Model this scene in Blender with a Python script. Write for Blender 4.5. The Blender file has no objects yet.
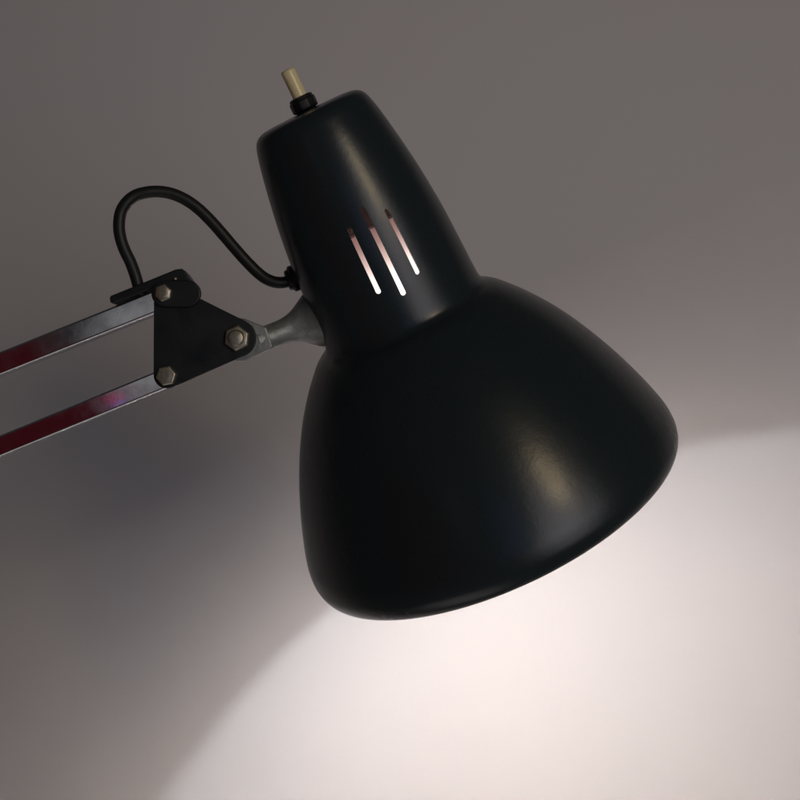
import bpy, bmesh, math
from mathutils import Vector, Matrix, Euler

PI = math.pi
scene = bpy.context.scene
col = scene.collection
U = 0.48 / 1155.256          # one lamp unit in metres (about 0.42 mm)
H = 1.20                     # eye height above the origin
F = 1155.256                 # lamp units from the eye to the centre of the shade's rim


def L(x, y, z):
    """lamp units (x right, y down, z away from the viewer) -> world metres"""
    return Vector((x * U, z * U, H - y * U))


def P(px, py, z=1076.0):
    """a point of the side elevation of the arm assembly, which lies in the plane z"""
    return L((px - 400) * z / F, (py - 400) * z / F, z)


# ------------------------------------------------------------------ materials
def mat(name, base, rough=0.5, metal=0.0, spec=0.5, bump=None, colvar=None, roughvar=None, coat=0.0):
    m = bpy.data.materials.new(name)
    m.use_nodes = True
    nt = m.node_tree
    b = nt.nodes['Principled BSDF']
    b.inputs['Base Color'].default_value = (*base, 1)
    b.inputs['Roughness'].default_value = rough
    b.inputs['Metallic'].default_value = metal
    b.inputs['Specular IOR Level'].default_value = spec
    b.inputs['Coat Weight'].default_value = coat
    tc = nt.nodes.new('ShaderNodeTexCoord')
    if colvar:
        c2, scale = colvar
        n = nt.nodes.new('ShaderNodeTexNoise')
        n.inputs['Scale'].default_value = scale
        n.inputs['Detail'].default_value = 4
        nt.links.new(tc.outputs['Object'], n.inputs['Vector'])
        r = nt.nodes.new('ShaderNodeValToRGB')
        r.color_ramp.elements[0].position = 0.35
        r.color_ramp.elements[1].position = 0.65
        r.color_ramp.elements[0].color = (*base, 1)
        r.color_ramp.elements[1].color = (*c2, 1)
        nt.links.new(n.outputs['Fac'], r.inputs['Fac'])
        nt.links.new(r.outputs['Color'], b.inputs['Base Color'])
    if roughvar:
        lo, hi, scale = roughvar
        n = nt.nodes.new('ShaderNodeTexNoise')
        n.inputs['Scale'].default_value = scale
        n.inputs['Detail'].default_value = 5
        nt.links.new(tc.outputs['Object'], n.inputs['Vector'])
        mr = nt.nodes.new('ShaderNodeMapRange')
        mr.inputs['From Min'].default_value = 0.3
        mr.inputs['From Max'].default_value = 0.7
        mr.inputs['To Min'].default_value = lo
        mr.inputs['To Max'].default_value = hi
        nt.links.new(n.outputs['Fac'], mr.inputs['Value'])
        nt.links.new(mr.outputs['Result'], b.inputs['Roughness'])
    if bump:
        prev = None
        for scale, strength, dist in bump:
            n = nt.nodes.new('ShaderNodeTexNoise')
            n.inputs['Scale'].default_value = scale
            n.inputs['Detail'].default_value = 3
            nt.links.new(tc.outputs['Object'], n.inputs['Vector'])
            bp = nt.nodes.new('ShaderNodeBump')
            bp.inputs['Strength'].default_value = strength
            bp.inputs['Distance'].default_value = dist
            nt.links.new(n.outputs['Fac'], bp.inputs['Height'])
            if prev:
                nt.links.new(prev.outputs['Normal'], bp.inputs['Normal'])
            prev = bp
        nt.links.new(prev.outputs['Normal'], b.inputs['Normal'])
    return m


M_black = mat('black_satin_paint', (0.0185, 0.0270, 0.0300), 0.27, spec=0.5,
              bump=[(900, 0.06, 0.0003), (230, 0.09, 0.0005)], roughvar=(0.235, 0.30, 45))
M_white = mat('white_reflector_paint', (.90,.87,.84), 0.85, spec=0.1, bump=[(300, 0.05, 0.0003)])
M_plate = mat('black_pressed_steel', (0.010, 0.0125, 0.014), 0.45,
              bump=[(700, 0.2, 0.0003)], roughvar=(0.32, 0.58, 110))
M_plastic = mat('black_plastic', (0.008, 0.009, 0.010), 0.42, bump=[(500, 0.12, 0.0003)])
M_rubber = mat('black_cable_sheath', (0.011, 0.0125, 0.011), 0.48, bump=[(350, 0.15, 0.0003)])
M_chrome = mat('worn_chrome', (0.70, 0.70, 0.72), 0.06, metal=1.0,
               bump=[(60, 0.03, 0.0008), (800, 0.03, 0.0001)], roughvar=(0.03, 0.14, 120))
M_cast = mat('grey_cast_aluminium', (0.29, 0.31, 0.295), 0.48, metal=0.55,
             bump=[(420, 0.45, 0.0007), (120, 0.25, 0.0008)], colvar=((0.41, 0.425, 0.405), 120))
M_zinc = mat('yellowed_zinc', (0.60, 0.56, 0.44), 0.38, metal=0.85,
             bump=[(500, 0.3, 0.0004)], colvar=((0.42, 0.38, 0.29), 260))
M_ivory = mat('ivory_plastic', (0.99, 0.85, 0.48), 0.26, spec=0.6, bump=[(200, 0.08, 0.0004)])
M_socket = mat('dark_bulb_holder', (0.020, 0.012, 0.011), 1.0, spec=0.0)
M_wall = mat('painted_plaster', (0.700, 0.665, 0.655), 0.85, spec=0.2,
             bump=[(420, 0.10, 0.0006), (60, 0.10, 0.0012), (14, 0.10, 0.004)],
             colvar=((0.690, 0.668, 0.665), 5.0))

# frosted bulb: the glow grows from the dim neck to the globe round the filament
M_glass = bpy.data.materials.new('lit_frosted_bulb')
M_glass.use_nodes = True
nt = M_glass.node_tree
nt.nodes.clear()
out = nt.nodes.new('ShaderNodeOutputMaterial')
tr = nt.nodes.new('ShaderNodeBsdfTransparent')
em = nt.nodes.new('ShaderNodeEmission')
ad = nt.nodes.new('ShaderNodeAddShader')
tc = nt.nodes.new('ShaderNodeTexCoord')
ramp = nt.nodes.new('ShaderNodeValToRGB')
ramp.color_ramp.interpolation = 'LINEAR'
cr = ramp.color_ramp.elements
GLOW = 20.5
stops = [(0.0, (0.22, 0.11, 0.10)), (0.05, (0.36, 0.21, 0.185)), (0.11, (0.75, 0.54, 0.49)), (0.18, (1.6, 1.35, 1.25)), (0.30, (4.0, 3.6, 3.4)),
         (0.55, (GLOW, GLOW * .91, GLOW * .87)),
         (0.70, (GLOW, GLOW * .91, GLOW * .87)), (0.86, (GLOW * .24, GLOW * .22, GLOW * .21)),
         (1.0, (GLOW * .10, GLOW * .09, GLOW * .09))]
cr[0].position = 0.0
cr[1].position = stops[-1][0]
for p_, c_ in stops[1:-1]:
    cr.new(p_)
for e_, (p_, c_) in zip(cr, stops):
    e_.color = (*[x / GLOW for x in c_], 1)
em.inputs['Strength'].default_value = GLOW
nt.links.new(ramp.outputs['Color'], em.inputs['Color'])
ntr = nt.nodes.new('ShaderNodeMapRange')        # the neck is opaque, the globe lets the light out
ntr.inputs['From Min'].default_value = 0.22
ntr.inputs['From Max'].default_value = 0.45
ntr.inputs['To Min'].default_value = 0.0
ntr.inputs['To Max'].default_value = 0.95
nt.links.new(ntr.outputs['Result'], tr.inputs['Color'])
nt.links.new(tr.outputs[0], ad.inputs[0])
nt.links.new(em.outputs[0], ad.inputs[1])
nt.links.new(ad.outputs[0], out.inputs['Surface'])
BULB_AX = nt.nodes.new('ShaderNodeVectorMath')
BULB_AX.operation = 'DOT_PRODUCT'
nt.links.new(tc.outputs['Object'], BULB_AX.inputs[0])
bmr = nt.nodes.new('ShaderNodeMapRange')        # distance along the bulb, 0 at the holder, 1 at the tip
nt.links.new(BULB_AX.outputs['Value'], bmr.inputs['Value'])
nt.links.new(bmr.outputs['Result'], ramp.inputs['Fac'])
nt.links.new(bmr.outputs['Result'], ntr.inputs['Value'])

# ------------------------------------------------------------------ object helpers
WORLD = {}


def link(name, me, parent=None, origin=None, mats=(), smooth=True, angle=35, crisp=False):
    """mesh in world coordinates -> object with its own origin, parented"""
    o = bpy.data.objects.new(name, me)
    col.objects.link(o)
    if origin is None:
        vs = [v.co for v in me.vertices]
        origin = sum(vs, Vector()) / len(vs)
    me.transform(Matrix.Translation(-origin))
    WORLD[o.name] = origin.copy()
    if parent:
        o.parent = parent
        o.location = origin - WORLD[parent.name]
    else:
        o.location = origin
    for m in mats:
        me.materials.append(m)
    if smooth:
        me.shade_smooth()
        bm = bmesh.new()
        bm.from_mesh(me)
        for e in bm.edges:
            if len(e.link_faces) != 2:
                continue
            if e.calc_face_angle(0) > math.radians(angle):
                e.smooth = False
            if crisp:                  # flat faces stay flat, only the rounded edges are shaded smooth
                ar = sorted(f_.calc_area() for f_ in e.link_faces)
                if ar[1] > 4 * ar[0]:
                    e.smooth = False
        bm.to_mesh(me)
        bm.free()
    return o


def mesh_from(verts, faces, name='m'):
    me = bpy.data.meshes.new(name)
    me.from_pydata([tuple(v) for v in verts], [], faces)
    me.update()
    return me


def bm_mesh(bm):
    bmesh.ops.recalc_face_normals(bm, faces=bm.faces)
    me = bpy.data.meshes.new('m')
    bm.to_mesh(me)
    bm.free()
    return me


def bevel(bm, width, seg=3, min_angle=30):
    es = [e for e in bm.edges if len(e.link_faces) == 2 and e.calc_face_angle(0) > math.radians(min_angle)]
    bmesh.ops.bevel(bm, geom=es, offset=width, segments=seg, profile=0.5, affect='EDGES', clamp_overlap=True)


def catmull(pts, n=10, closed=False):
    res = []
    N = len(pts)
    for i in range(N - 1):
        p0 = pts[max(i - 1, 0)]
        p1, p2 = pts[i], pts[i + 1]
        p3 = pts[min(i + 2, N - 1)]
        for k in range(n):
            t = k / n
            # centripetal-like tangents scaled by the segment
            res.append(tuple(0.5 * ((2 * b) + (-a + c) * t + (2 * a - 5 * b + 4 * c - d) * t * t
                                    + (-a + 3 * b - 3 * c + d) * t ** 3)
                             for a, b, c, d in zip(p0, p1, p2, p3)))
    res.append(tuple(pts[-1]))
    return res


def lathe(origin, axis, e1, prof, n=64):
    """prof: (distance along the axis, radius); radius 0 at an end closes it"""
    axis = axis.normalized()
    e1 = (e1 - axis * e1.dot(axis)).normalized()
    e2 = axis.cross(e1)
    verts, rings, faces = [], [], []
    for s, r in prof:
        if r < 1e-9:
            rings.append([len(verts)])
            verts.append(origin + axis * s)
        else:
            rings.append(list(range(len(verts), len(verts) + n)))
            for k in range(n):
                t = 2 * PI * k / n
                verts.append(origin + axis * s + (e1 * math.cos(t) + e2 * math.sin(t)) * r)
    for a, b in zip(rings, rings[1:]):
        for k in range(n):
            k2 = (k + 1) % n
            if len(a) == 1:
                faces.append((a[0], b[k], b[k2]))
            elif len(b) == 1:
                faces.append((a[k], b[0], a[k2]))
            else:
                faces.append((a[k], b[k], b[k2], a[k2]))
    return verts, faces


def lathe_mesh(*args, **kw):
    v, f = lathe(*args, **kw)
    me = mesh_from(v, f)
    bm = bmesh.new()
    bm.from_mesh(me)
    return bm_mesh(bm)


def poly_prism(pts, z0, z1, bev=0.0, seg=3):
    """a plate in the arm plane: outline in side elevation, from depth z0 to z1 (lamp units)"""
    bm = bmesh.new()
    front = [bm.verts.new(P(x, y, 1076.0) + Vector((0, (z0 - 1076.0) * U, 0))) for x, y in pts]
    back = [bm.verts.new(v.co + Vector((0, (z1 - z0) * U, 0))) for v in front]
    bm.faces.new(front)
    bm.faces.new(list(reversed(back)))
    n = len(pts)
    for i in range(n):
        bm.faces.new((front[i], back[i], back[(i + 1) % n], front[(i + 1) % n]))
    bmesh.ops.recalc_face_normals(bm, faces=bm.faces)
    if bev:
        bevel(bm, bev * U, seg, 60)
    return bm


def hull_circles(cs, n=28):
    """convex outline round several circles (x, y, r)"""
    pts = []
    for x, y, r in cs:
        for k in range(n):
            t = 2 * PI * k / n
            pts.append((x + r * math.cos(t), y + r * math.sin(t)))
    pts = sorted(set(pts))

    def cross(o, a, b):
        return (a[0] - o[0]) * (b[1] - o[1]) - (a[1] - o[1]) * (b[0] - o[0])
    lo, up = [], []
    for p in pts:
        while len(lo) >= 2 and cross(lo[-2], lo[-1], p) <= 1e-6:
            lo.pop()
        lo.append(p)
    for p in reversed(pts):
        while len(up) >= 2 and cross(up[-2], up[-1], p) <= 1e-6:
            up.pop()
        up.append(p)
    return lo[:-1] + up[:-1]


def tube(path, r, n=20, taper=None):
    """swept round tube along world points"""
    N = len(path)
    verts, faces = [], []
    tan = []
    for i in range(N):
        a, b = path[max(i - 1, 0)], path[min(i + 1, N - 1)]
        tan.append((b - a).normalized())
    nrm = tan[0].orthogonal().normalized()
    for i in range(N):
        nrm = (nrm - tan[i] * nrm.dot(tan[i])).normalized()
        bn = tan[i].cross(nrm)
        rr = r if taper is None else taper(i / (N - 1)) * r
        for k in range(n):
            t = 2 * PI * k / n
            verts.append(path[i] + (nrm * math.cos(t) + bn * math.sin(t)) * rr)
    for i in range(N - 1):
        for k in range(n):
            k2 = (k + 1) % n
            faces.append((i * n + k, i * n + k2, (i + 1) * n + k2, (i + 1) * n + k))
    faces.append(tuple(range(n - 1, -1, -1)))
    faces.append(tuple(range((N - 1) * n, N * n)))
    return verts, faces


# ------------------------------------------------------------------ the wall
WALL_Y = F * 1.61 * U
SRC_H, SRC_Z = 134, 40        # where the filament sits: above the rim, towards the viewer (lamp units)
TILT = math.atan(0.36)          # the viewer looks up at the lamp by this much
bm = bmesh.new()
vs = [bm.verts.new((x, WALL_Y, z)) for x, z in ((-2.6, -0.4), (2.6, -0.4), (2.6, 2.7), (-2.6, 2.7))]
vb = [bm.verts.new((v.co.x, WALL_Y + 0.12, v.co.z)) for v in vs]
bm.faces.new(vs)
bm.faces.new(list(reversed(vb)))
for i in range(4):
    bm.faces.new((vs[i], vb[i], vb[(i + 1) % 4], vs[(i + 1) % 4]))
wall = link('wall', bm_mesh(bm), None, Vector((0, WALL_Y, 0)), [M_wall], smooth=False)
wall.location = (0, WALL_Y, H)
wall.data.transform(Matrix.Translation((0, 0, -H)))
wall.rotation_euler = (-TILT, 0, 0)
wall['kind'] = 'structure'
wall['label'] = 'plain pale painted wall lit by the lamp from below the shade'

# ------------------------------------------------------------------ the lamp
A = L(0.42199481, 0.86662985, 0.26622) - L(0, 0, 0)
A.normalize()                                              # axis of the shade, switch end to rim
TOP = L(-83.361, -259.3145, 1043.284)                      # centre of the shade's top
E1 = (L(0.89907542, -0.43779378, 0) - L(0, 0, 0)).normalized()
E2 = (L(0.11654946, 0.23935186, -0.96391229) - L(0, 0, 0)).normalized()   # towards the viewer

lamp = bpy.data.objects.new('desk_lamp', None)
col.objects.link(lamp)
BASE = P(-330, 480, 1100)
lamp.location = BASE
lamp.empty_display_size = 0.05
WORLD[lamp.name] = BASE.copy()
lamp['label'] = 'lit desk lamp with black bell shade on chrome arms before pale wall'
lamp['category'] = 'desk lamp'

# --- shade: neck and bell in one spun piece
neck = [(-2.2, 0.0), (-2.0, 22), (-1.4, 40), (0.4, 48.2), (3.8, 53.0), (8.5, 55.8), (16, 58.2), (30, 61.6),
        (54, 66.2), (86, 71.4), (124, 75.8), (160, 78.0), (188, 79.4), (201, 80.6)]
bell = [(206.5, 83.6), (210.5, 89.8), (215.0, 96.0), (222, 103.0), (239, 118.0), (262.8, 135.6), (291.5, 152.6),
        (325, 169.0), (358.4, 182.6), (387.1, 192.0), (403, 194.6), (411.5, 194.0), (417, 192.2), (420.2, 190.0)]
prof = catmull(neck + bell, 5)
# inner side: offset along the normal
TH = 1.7
inner = []
for i, (s, r) in enumerate(prof):
    a = prof[max(i - 1, 0)]
    b = prof[min(i + 1, len(prof) - 1)]
    ds, dr = b[0] - a[0], b[1] - a[1]
    l = math.hypot(ds, dr)
    inner.append((s + dr / l * TH, max(r - ds / l * TH, 0.0)))
inner[0] = (prof[0][0] + TH, 0.0)
inner = [p for i, p in enumerate(inner) if i == 0 or p[1] > 0.5]
full = prof + [(prof[-1][0] + 0.7, prof[-1][1] - TH * 0.5)] + inner[::-1]
v, f = lathe(TOP, A, E1, [(s * U, r * U) for s, r in full], n=224)
me = mesh_from(v, f)
bm = bmesh.new()
bm.from_mesh(me)
shade_me = bm_mesh(bm)
tmp = bpy.data.objects.new('tmp_shade', shade_me)
col.objects.link(tmp)
# three vent slots, cut through the neck
bmc = bmesh.new()
for phi, s0, s1, w in ((100.4, 100.5, 163.5, 2.25), (86.25, 89.6, 174.0, 2.3), (71.7, 100.0, 163.5, 2.2)):
    t = math.radians(phi)
    d = E1 * math.cos(t) + E2 * math.sin(t)
    side = A.cross(d).normalized()
    ring = []
    for sc_, sgn in ((s0 + w, -1), (s1 - w, 1)):
        for k in range(13):
            q = PI * k / 12
            ring.append((sc_ + sgn * w * math.sin(q), sgn * w * math.cos(q) * -1))
    lo = [bmc.verts.new(TOP + A * (s * U) + side * (x * U) + d * (52 * U)) for s, x in ring]
    hi = [bmc.verts.new(v_.co + d * (50 * U)) for v_ in lo]
    bmc.faces.new(lo)
    bmc.faces.new(list(reversed(hi)))
    n = len(ring)
    for i in range(n):
        bmc.faces.new((lo[i], hi[i], hi[(i + 1) % n], lo[(i + 1) % n]))
cut_me = bm_mesh(bmc)
cut = bpy.data.objects.new('tmp_cut', cut_me)
col.objects.link(cut)
bo = tmp.modifiers.new('b', 'BOOLEAN')
bo.object = cut
bo.operation = 'DIFFERENCE'
bo.solver = 'EXACT'
dg = bpy.context.evaluated_depsgraph_get()
shade_me = bpy.data.meshes.new_from_object(tmp.evaluated_get(dg))
bpy.data.objects.remove(tmp)
bpy.data.objects.remove(cut)
shade_me.materials.clear()
me = shade_me
rim_s = prof[-1][0]
# which faces belong to the white inside
import bisect
ss = [p[0] for p in prof]


def outer_r(s):
    i = min(max(bisect.bisect(ss, s), 1), len(ss) - 1)
    a, b = prof[i - 1], prof[i]
    t = 0 if b[0] == a[0] else min(max((s - a[0]) / (b[0] - a[0]), 0), 1)
    return a[1] + (b[1] - a[1]) * t


flags = []
for p in me.polygons:
    d = (p.center - TOP) / U
    s = d.dot(A)
    radv = d - A * s
    r = radv.length
    nrad = p.normal.dot(radv.normalized()) if r > 1e-4 else 0
    nax = p.normal.dot(A)
    outer = outer_r(s) - r < TH * 0.55 if s > 3 else (nax < 0)
    if 80 < s < 185 and abs(nrad) < 0.6:
        outer = True           # the cut edges of the slots
    flags.append(0 if outer else 1)
shade = link('shade', me, lamp, TOP.copy(), [M_black, M_white], angle=32)
for p, fl in zip(me.polygons, flags):
    p.material_index = fl
shade['label'] = 'black satin bell shade with three vent slots in its neck'

# --- switch: collar and push button on the top
collar_prof = [(2, 0.0), (2, 8.6), (-2.5, 9.6), (-3.2, 11.6), (-4.4, 12.4), (-12.0, 12.4), (-12.6, 11.4), (-15.0, 11.0), (-15.6, 9.2),
               (-16.0, 8.0), (-16.0, 0.0)]
vv, ff = lathe(TOP, A, E1, [(s * U, r * U) for s, r in collar_prof], n=10)
bm = bmesh.new()
bm.from_mesh(mesh_from(vv, ff))
bevel(bm, 0.35 * U, 2, 20)
sw_col = link('switch_collar', bm_mesh(bm), shade, TOP + A * (-10 * U), [M_plastic], angle=40)
but_prof = [(-8, 0), (-8, 6.6), (-39.0, 6.7), (-40.6, 6.3), (-41.3, 5.3), (-41.6, 3.0), (-41.6, 0)]
link('switch_button', lathe_mesh(TOP, A, E1, [(s * U, r * U) for s, r in but_prof], n=40),
     shade, TOP + A * (-25 * U), [M_ivory], angle=50)['label'] = 'ivory push button'

# --- grommet where the cable enters the shade
g0 = L((296.5 - 400) * 1092 / F, (277.5 - 400) * 1092 / F, 1092)
gd = (L(-0.90, 0.34, -0.12) - L(0, 0, 0)).normalized()
gprof = [(-12, 0), (-12, 7), (-1, 8.4), (0, 11.6), (1.2, 12.7), (4.6, 12.7), (5.8, 11.6), (6.2, 10.4), (9.2, 9.4), (9.8, 8.0), (9.8, 0)]
link('cable_grommet', lathe_mesh(g0, gd, E2, [(s * U, r * U) for s, r in gprof], n=36), shade, g0,
     [M_plastic], angle=40)

# --- bulb holder and bulb inside the shade
so = [(2.0, 0), (2.0, 30), (8, 32), (20, 33), (60, 36), (86, 50), (111, 52), (113, 50), (113, 42), (111, 41), (100, 41), (100, 0)]
link('bulb_holder', lathe_mesh(TOP, A, E1, [(s * U, r * U) for s, r in so], n=64), lamp, TOP + A * (60 * U),
     [M_socket], angle=40)
bp = catmull([(104, 0.0), (104, 40), (122, 40.5), (150, 41), (180, 44), (215, 56), (255, 70), (320, 74), (365, 62),
              (387, 38), (395, 14), (396, 0.0)], 5)
bp[0] = (104, 0.0)
bp = [(s, max(r, 0.0)) for s, r in bp]
bulb = link('bulb', lathe_mesh(TOP, A, E1, [(s * U, r * U) for s, r in bp], n=64), lamp, TOP + A * (300 * U),
            [M_glass], angle=60)
BULB_AX.inputs[1].default_value = A
bmr.inputs['From Min'].default_value = (112 - 300) * U
bmr.inputs['From Max'].default_value = (396 - 300) * U

SRC = TOP + A * ((420.6 - SRC_H) * U) + E2 * (SRC_Z * U) - E1 * (9 * U)
M_fil = bpy.data.materials.new('glowing_filament')
M_fil.use_nodes = True
fb = M_fil.node_tree.nodes['Principled BSDF']
fb.inputs['Base Color'].default_value = (0, 0, 0, 1)
fb.inputs['Roughness'].default_value = 1
fb.inputs['Specular IOR Level'].default_value = 0
fb.inputs['Emission Color'].default_value = (0.88, 0.94, 1.0, 1)
fb.inputs['Emission Strength'].default_value = 17200
v, f = lathe(SRC, A, E1, [(-7 * U, 0), (-7 * U, 1.6 * U), (7 * U, 1.6 * U), (7 * U, 0)], n=10)
link('filament', mesh_from(v, f), bulb, SRC, [M_fil], smooth=False)

# --- cast swivel arm: shaft flaring into a round foot on the shade
d0 = Vector((0.885, 0.28, 0.352)).normalized()               # world: right, away, up
foot = L((314.0 - 400) * 1090 / F, (320.0 - 400) * 1090 / F, 1090)
sp = catmull([(-58, 10.4), (-50, 10.9), (-42, 11.1), (-34, 11.4), (-27, 12.4), (-20, 14.6), (-14, 17.8),
              (-8, 21.8), (-3, 25.2), (0, 26.6)], 5) + [(1.5, 26.8), (2.2, 26.2), (2.2, 0)]
sp = [(-58, 0)] + sp
v, f = lathe(foot, d0, Vector((0, 0, 1)), [(s * U, r * U) for s, r in sp], n=56)
stem = link('swivel_stem', mesh_from(v, f), lamp, foot, [M_cast], angle=40)
# knuckle held between the bracket plates
B3 = P(240, 339)
kn_outline = hull_circles([(240.2, 340.0, 21.3), (266.2, 329.2, 1.6), (272.0, 346.6, 1.8)])
bm = poly_prism(kn_outline, 1065.0, 1086.5, 1.8)
link('swivel_knuckle', bm_mesh(bm), lamp, B3, [M_cast], angle=35, crisp=True)

# --- triangular bracket: two plates round the arm ends
tri = hull_circles([(168.5, 295.5, 11.3), (170, 375.5, 13.2), (239.6, 339.0, 18.6)])
bm = poly_prism(tri, 1061, 1064, 0.9)
me1 = bm_mesh(bm)
tri_back = hull_circles([(169.5, 296.5, 10.0), (171, 374.5, 11.4), (239.0, 339.0, 16.0)])
bm = poly_prism(tri_back, 1088, 1091, 0.9)
me2 = bm_mesh(bm)
bm = bmesh.new()
bm.from_mesh(me1)
bm.from_mesh(me2)
# spacer sleeves between the plates, round each pivot
for x, y, r in ((168.5, 295.5, 6), (170, 375.5, 6), (239.6, 339, 6)):
    vv, ff = lathe(P(x, y) + Vector((0, -12.2 * U, 0)), Vector((0, 1, 0)), Vector((1, 0, 0)),
                   [(0, 0), (0, r * U), (24.4 * U, r * U), (24.4 * U, 0)], n=20)
    bm.from_mesh(mesh_from(vv, ff))
bracket = link('joint_bracket', bm_mesh(bm), lamp, P(195, 335), [M_plate], angle=35, crisp=True)
bracket['label'] = 'black triangular joint plates'
# cover link in front of the upper bolt
bm = poly_prism(hull_circles([(168.5, 295.5, 12.6), (191.5, 295.5, 13.0)]), 1055.0, 1060.8, 1.3)
link('cover_link', bm_mesh(bm), bracket, None, [M_plate], angle=35, crisp=True)


def bolt(x, y, zf, r, h, rot, stud_r, stud_h, washer=None):
    """hex head on the plate whose face is at depth zf"""
    c = P(x, y) + Vector((0, (zf - 1076) * U, 0))
    ax = Vector((0, -1, 0))
    bm = bmesh.new()
    ring = []
    parts = []
    e = Vector((math.cos(rot), 0, math.sin(rot)))
    hexp = [(-1.0, 0), (-1.0, r), (h * 0.78, r), (h, r * 0.86), (h, 0)]
    vv, ff = lathe(c, ax, e, [(s * U, q * U) for s, q in hexp], n=6)
    bm.from_mesh(mesh_from(vv, ff))
    bevel(bm, 0.5 * U, 2, 20)
    stp = [(h * 0.3, 0), (h * 0.3, stud_r), (h + stud_h * 0.55, stud_r), (h + stud_h * 0.85, stud_r * 0.82),
           (h + stud_h, stud_r * 0.45), (h + stud_h * 1.02, 0)]
    vv, ff = lathe(c, ax, e, [(s * U, q * U) for s, q in stp], n=28)
    bm.from_mesh(mesh_from(vv, ff))
    if washer:
        vv, ff = lathe(c, ax, e, [(-1.0 * U, 0), (-1.0 * U, washer * U), (1.0 * U, washer * U), (1.4 * U, (washer - .5) * U), (1.4 * U, 0)], n=36)
        bm.from_mesh(mesh_from(vv, ff))
    return link('bolt', bm_mesh(bm), bracket, c, [M_zinc], angle=30)


bolt(168.3, 295.3, 1055.0, 8.2, 4.0, 0.35, 6.2, 1.6)
bolt(170.2, 376.2, 1061.0, 9.6, 5.0, 0.20, 5.0, 0.5)
bolt(239.6, 339.2, 1061.0, 12.0, 5.5, 0.42, 7.6, 5.0)

# --- black clip lying along the upper arm
clip = [(112.5, 298.6), (113.6, 296.8), (178, 270.6), (184, 270.0), (188.5, 274.5), (195.5, 285), (197, 300), (160, 303),
        (157.2, 288.6), (115.8, 304.6), (113.2, 303.2)]
bm = poly_prism(clip, 1064.4, 1087.6, 1.4)
clipo = link('cable_clip', bm_mesh(bm), bracket, None, [M_plate], angle=35, crisp=True)
rv = P(177.6, 280.2) + Vector((0, (1064.4 - 1076) * U, 0))
link('rivet', lathe_mesh(rv, Vector((0, -1, 0)), Vector((1, 0, 0)),
                         [(-1 * U, 0), (-1 * U, 1.9 * U), (0.8 * U, 1.8 * U), (1.4 * U, 1.0 * U), (1.5 * U, 0)], n=16),
     bracket, rv, [M_zinc], angle=50)


# --- the two chrome arms
def arm(px0, py0, z0, px1, py1, z1, hgt, wid, flip=0.0):
    a = L((px0 - 400) * z0 / F, (py0 - 400) * z0 / F, z0)
    b = L((px1 - 400) * z1 / F, (py1 - 400) * z1 / F, z1)
    d = (b - a).normalized()
    dep = Vector((0, 1, 0))
    dep = (dep - d * dep.dot(d)).normalized()
    up = d.cross(dep) * -1
    if up.z < 0:
        up = -up
    dep = (dep * math.cos(flip) + up * math.sin(flip)).normalized()
    up = (up - dep * up.dot(dep)).normalized()
    bm = bmesh.new()
    q = []
    n = 1
    for e in (a, b):
        q.append([bm.verts.new(e + up * (sy * hgt / 2 * U) + dep * (sz * wid / 2 * U))
                  for sy, sz in ((-1, -1), (1, -1), (1, 1), (-1, 1))])
    bm.faces.new(q[0])
    bm.faces.new(list(reversed(q[1])))
    for i in range(4):
        bm.faces.new((q[0][i], q[1][i], q[1][(i + 1) % 4], q[0][(i + 1) % 4]))
    bmesh.ops.recalc_face_normals(bm, faces=bm.faces)
    bevel(bm, 2.2 * U, 5, 50)
    return link('arm', bm_mesh(bm), lamp, (a + b) / 2, [M_chrome], angle=40, crisp=True)


# upper: centre line (0,365) -> (155,303.5); lower: (0,446) -> (160,381.5)
def ext(x, m, x1, y1):
    return y1 + (x - x1) * m


arm(-320, ext(-320, -0.398, 155, 303.3), 1140, 171.0, ext(171, -0.398, 155, 303.3), 1076, 20.5, 20)
arm(-320, ext(-320, -0.410, 160, 381.2), 1140, 171.5, ext(171.5, -0.410, 160, 381.2), 1076, 19.0, 20)

# --- power cable looping from the clip to the shade
cp = [(141, 296, 1076), (138.6, 287, 1076), (135.2, 275, 1075), (130.4, 262, 1072), (124.6, 250, 1069), (120.6, 238, 1067),
      (119.0, 226, 1066), (120.6, 213, 1066), (125.8, 203.5, 1066), (134.5, 196.0, 1067), (146, 192.4, 1068), (159, 191.6, 1070),
      (172, 193.8, 1072), (185, 199.4, 1074), (197, 207.6, 1076), (208.5, 218.4, 1078), (221, 232.2, 1080),
      (234, 247.4, 1082), (246.5, 261.4, 1084), (258, 272.8, 1086), (267, 279.2, 1087), (276, 282.3, 1088),
      (285, 282.2, 1090), (296, 278.6, 1092)]
pts = catmull(cp, 6)
path = [L((x - 400) * z / F, (y - 400) * z / F, z) for x, y, z in pts]
v, f = tube(path, 5.5 * U, 22)
link('power_cable', mesh_from(v, f), lamp, path[len(path) // 2], [M_rubber], angle=60)

# ------------------------------------------------------------------ lights
def light(name, kind, loc, energy, color, **kw):
    ld = bpy.data.lights.new(name, kind)
    ld.energy = energy
    ld.color = color
    for k, val in kw.items():
        setattr(ld, k, val)
    o = bpy.data.objects.new(name, ld)
    col.objects.link(o)
    o.location = loc
    return o


def aim(o, target):
    o.rotation_euler = (Vector(target) - o.location).to_track_quat('-Z', 'Y').to_euler()


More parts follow.
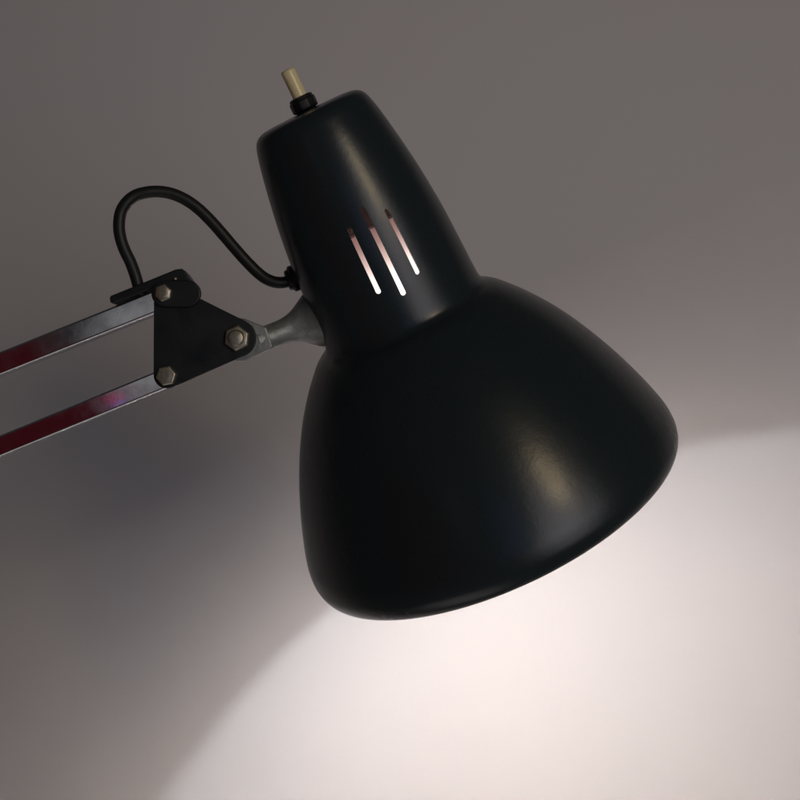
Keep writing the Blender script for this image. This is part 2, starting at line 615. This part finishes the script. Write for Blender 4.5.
# two room sources behind the viewer, and an added soft fill
C0 = L(60, 20, 1000)
wd = Vector((0.47, -0.83, 0.30)).normalized()
warm = light('ceiling_lamp', 'AREA', C0 + wd * 1.25, 1.1, (1.0, 0.77, 0.42), shape='DISK', size=0.24)
aim(warm, C0)
bd = Vector((0.06, -1.0, -0.10)).normalized()
blue = light('screen_glow', 'AREA', C0 + bd * 1.3, 0.12, (0.25, 0.42, 1.0), shape='RECTANGLE', size=0.30, size_y=0.5)
aim(blue, C0)
amb = light('room_fill', 'AREA', Vector((0.88, -0.35, 1.38)), 1.00, (0.97, 0.925, 0.985), shape='RECTANGLE', size=1.3, size_y=1.3)  # added fill for the wall's dim ambient tone, fading to the left
aim(amb, Vector((0.20, WALL_Y, 1.38)))
amb.data.spread = math.radians(56)

# ------------------------------------------------------------------ world: the dim room round the viewer
w = bpy.data.worlds.new('World')
scene.world = w
w.use_nodes = True
nt = w.node_tree
bg = nt.nodes['Background']
tc = nt.nodes.new('ShaderNodeTexCoord')
base = (0.022, 0.022, 0.023)
prev = None


def patch(direction, cos0, cos1, color, prevcol):
    d = Vector(direction).normalized()
    dp = nt.nodes.new('ShaderNodeVectorMath')
    dp.operation = 'DOT_PRODUCT'
    nt.links.new(tc.outputs['Generated'], dp.inputs[0])
    dp.inputs[1].default_value = d
    mr = nt.nodes.new('ShaderNodeMapRange')
    mr.interpolation_type = 'SMOOTHSTEP'
    mr.inputs['From Min'].default_value = cos0
    mr.inputs['From Max'].default_value = cos1
    nt.links.new(dp.outputs['Value'], mr.inputs['Value'])
    mx = nt.nodes.new('ShaderNodeMix')
    mx.data_type = 'RGBA'
    nt.links.new(mr.outputs['Result'], mx.inputs['Factor'])
    if isinstance(prevcol, tuple):
        mx.inputs[6].default_value = (*prevcol, 1)
    else:
        nt.links.new(prevcol, mx.inputs[6])
    mx.inputs[7].default_value = (*color, 1)
    return mx.outputs[2]


def room(x, up, back=-1.0):
    """a direction given relative to the viewer, turned with the set-up"""
    return Matrix.Rotation(TILT, 3, 'X') @ Vector((x, back, up))


c = base
c = patch(room(-0.462, -0.040), math.cos(0.070), math.cos(0.025), (0.22, 0.22, 0.225), c)       # pale patch painted in for the arms' reflection near the bracket
c = patch(room(-1.0, -0.50), math.cos(0.4265), math.cos(0.3815), (0.036, 0.004, 0.006), c)     # dark red patch painted in, mirrored by the left of the arms
c = patch(room(-0.500, -0.088), math.cos(0.010), math.cos(0.003), (0.36, 0.04, 0.09), c)    # tiny red patch added for the glint on the lower arm
c = patch(room(-0.494, -0.099), math.cos(0.007), math.cos(0.002), (0.16, 0.18, 0.48), c)   # tiny blue patch added beside it for the same glint
c = patch((-0.1, 0.15, -1.0), math.cos(0.42), math.cos(0.22), (0.60, 0.54, 0.52), c)       # added glow for the unseen lit desk, brightens the arms' lower edges
bg.inputs['Strength'].default_value = 1.0
nt.links.new(c, bg.inputs['Color'])

# ------------------------------------------------------------------ camera and render
cd = bpy.data.cameras.new('camera')
cam = bpy.data.objects.new('camera', cd)
col.objects.link(cam)
cam.location = (0, 0, H)
cam.rotation_euler = (PI / 2, 0, 0)
cd.sensor_width = 36
cd.sensor_fit = 'HORIZONTAL'
cd.lens = 36 * F / 800
cd.clip_start = 0.02
cd.clip_end = 50
scene.camera = cam

# the wall is upright and the viewer looks up: turn the whole set-up about the eye
bpy.context.view_layer.update()
ROT = Matrix.Translation((0, 0, H)) @ Matrix.Rotation(TILT, 4, 'X') @ Matrix.Translation((0, 0, -H))
for o in list(col.objects):
    if o.parent is None:
        o.matrix_world = ROT @ o.matrix_world
scene.render.resolution_x = scene.render.resolution_y = 1024
scene.render.engine = 'CYCLES'
scene.cycles.use_denoising = True
scene.cycles.max_bounces = 10
scene.cycles.diffuse_bounces = 6
scene.cycles.transparent_max_bounces = 12
scene.cycles.caustics_reflective = True
scene.view_settings.view_transform = 'Standard'
scene.view_settings.look = 'None'
scene.view_settings.exposure = 0
scene.view_settings.gamma = 1
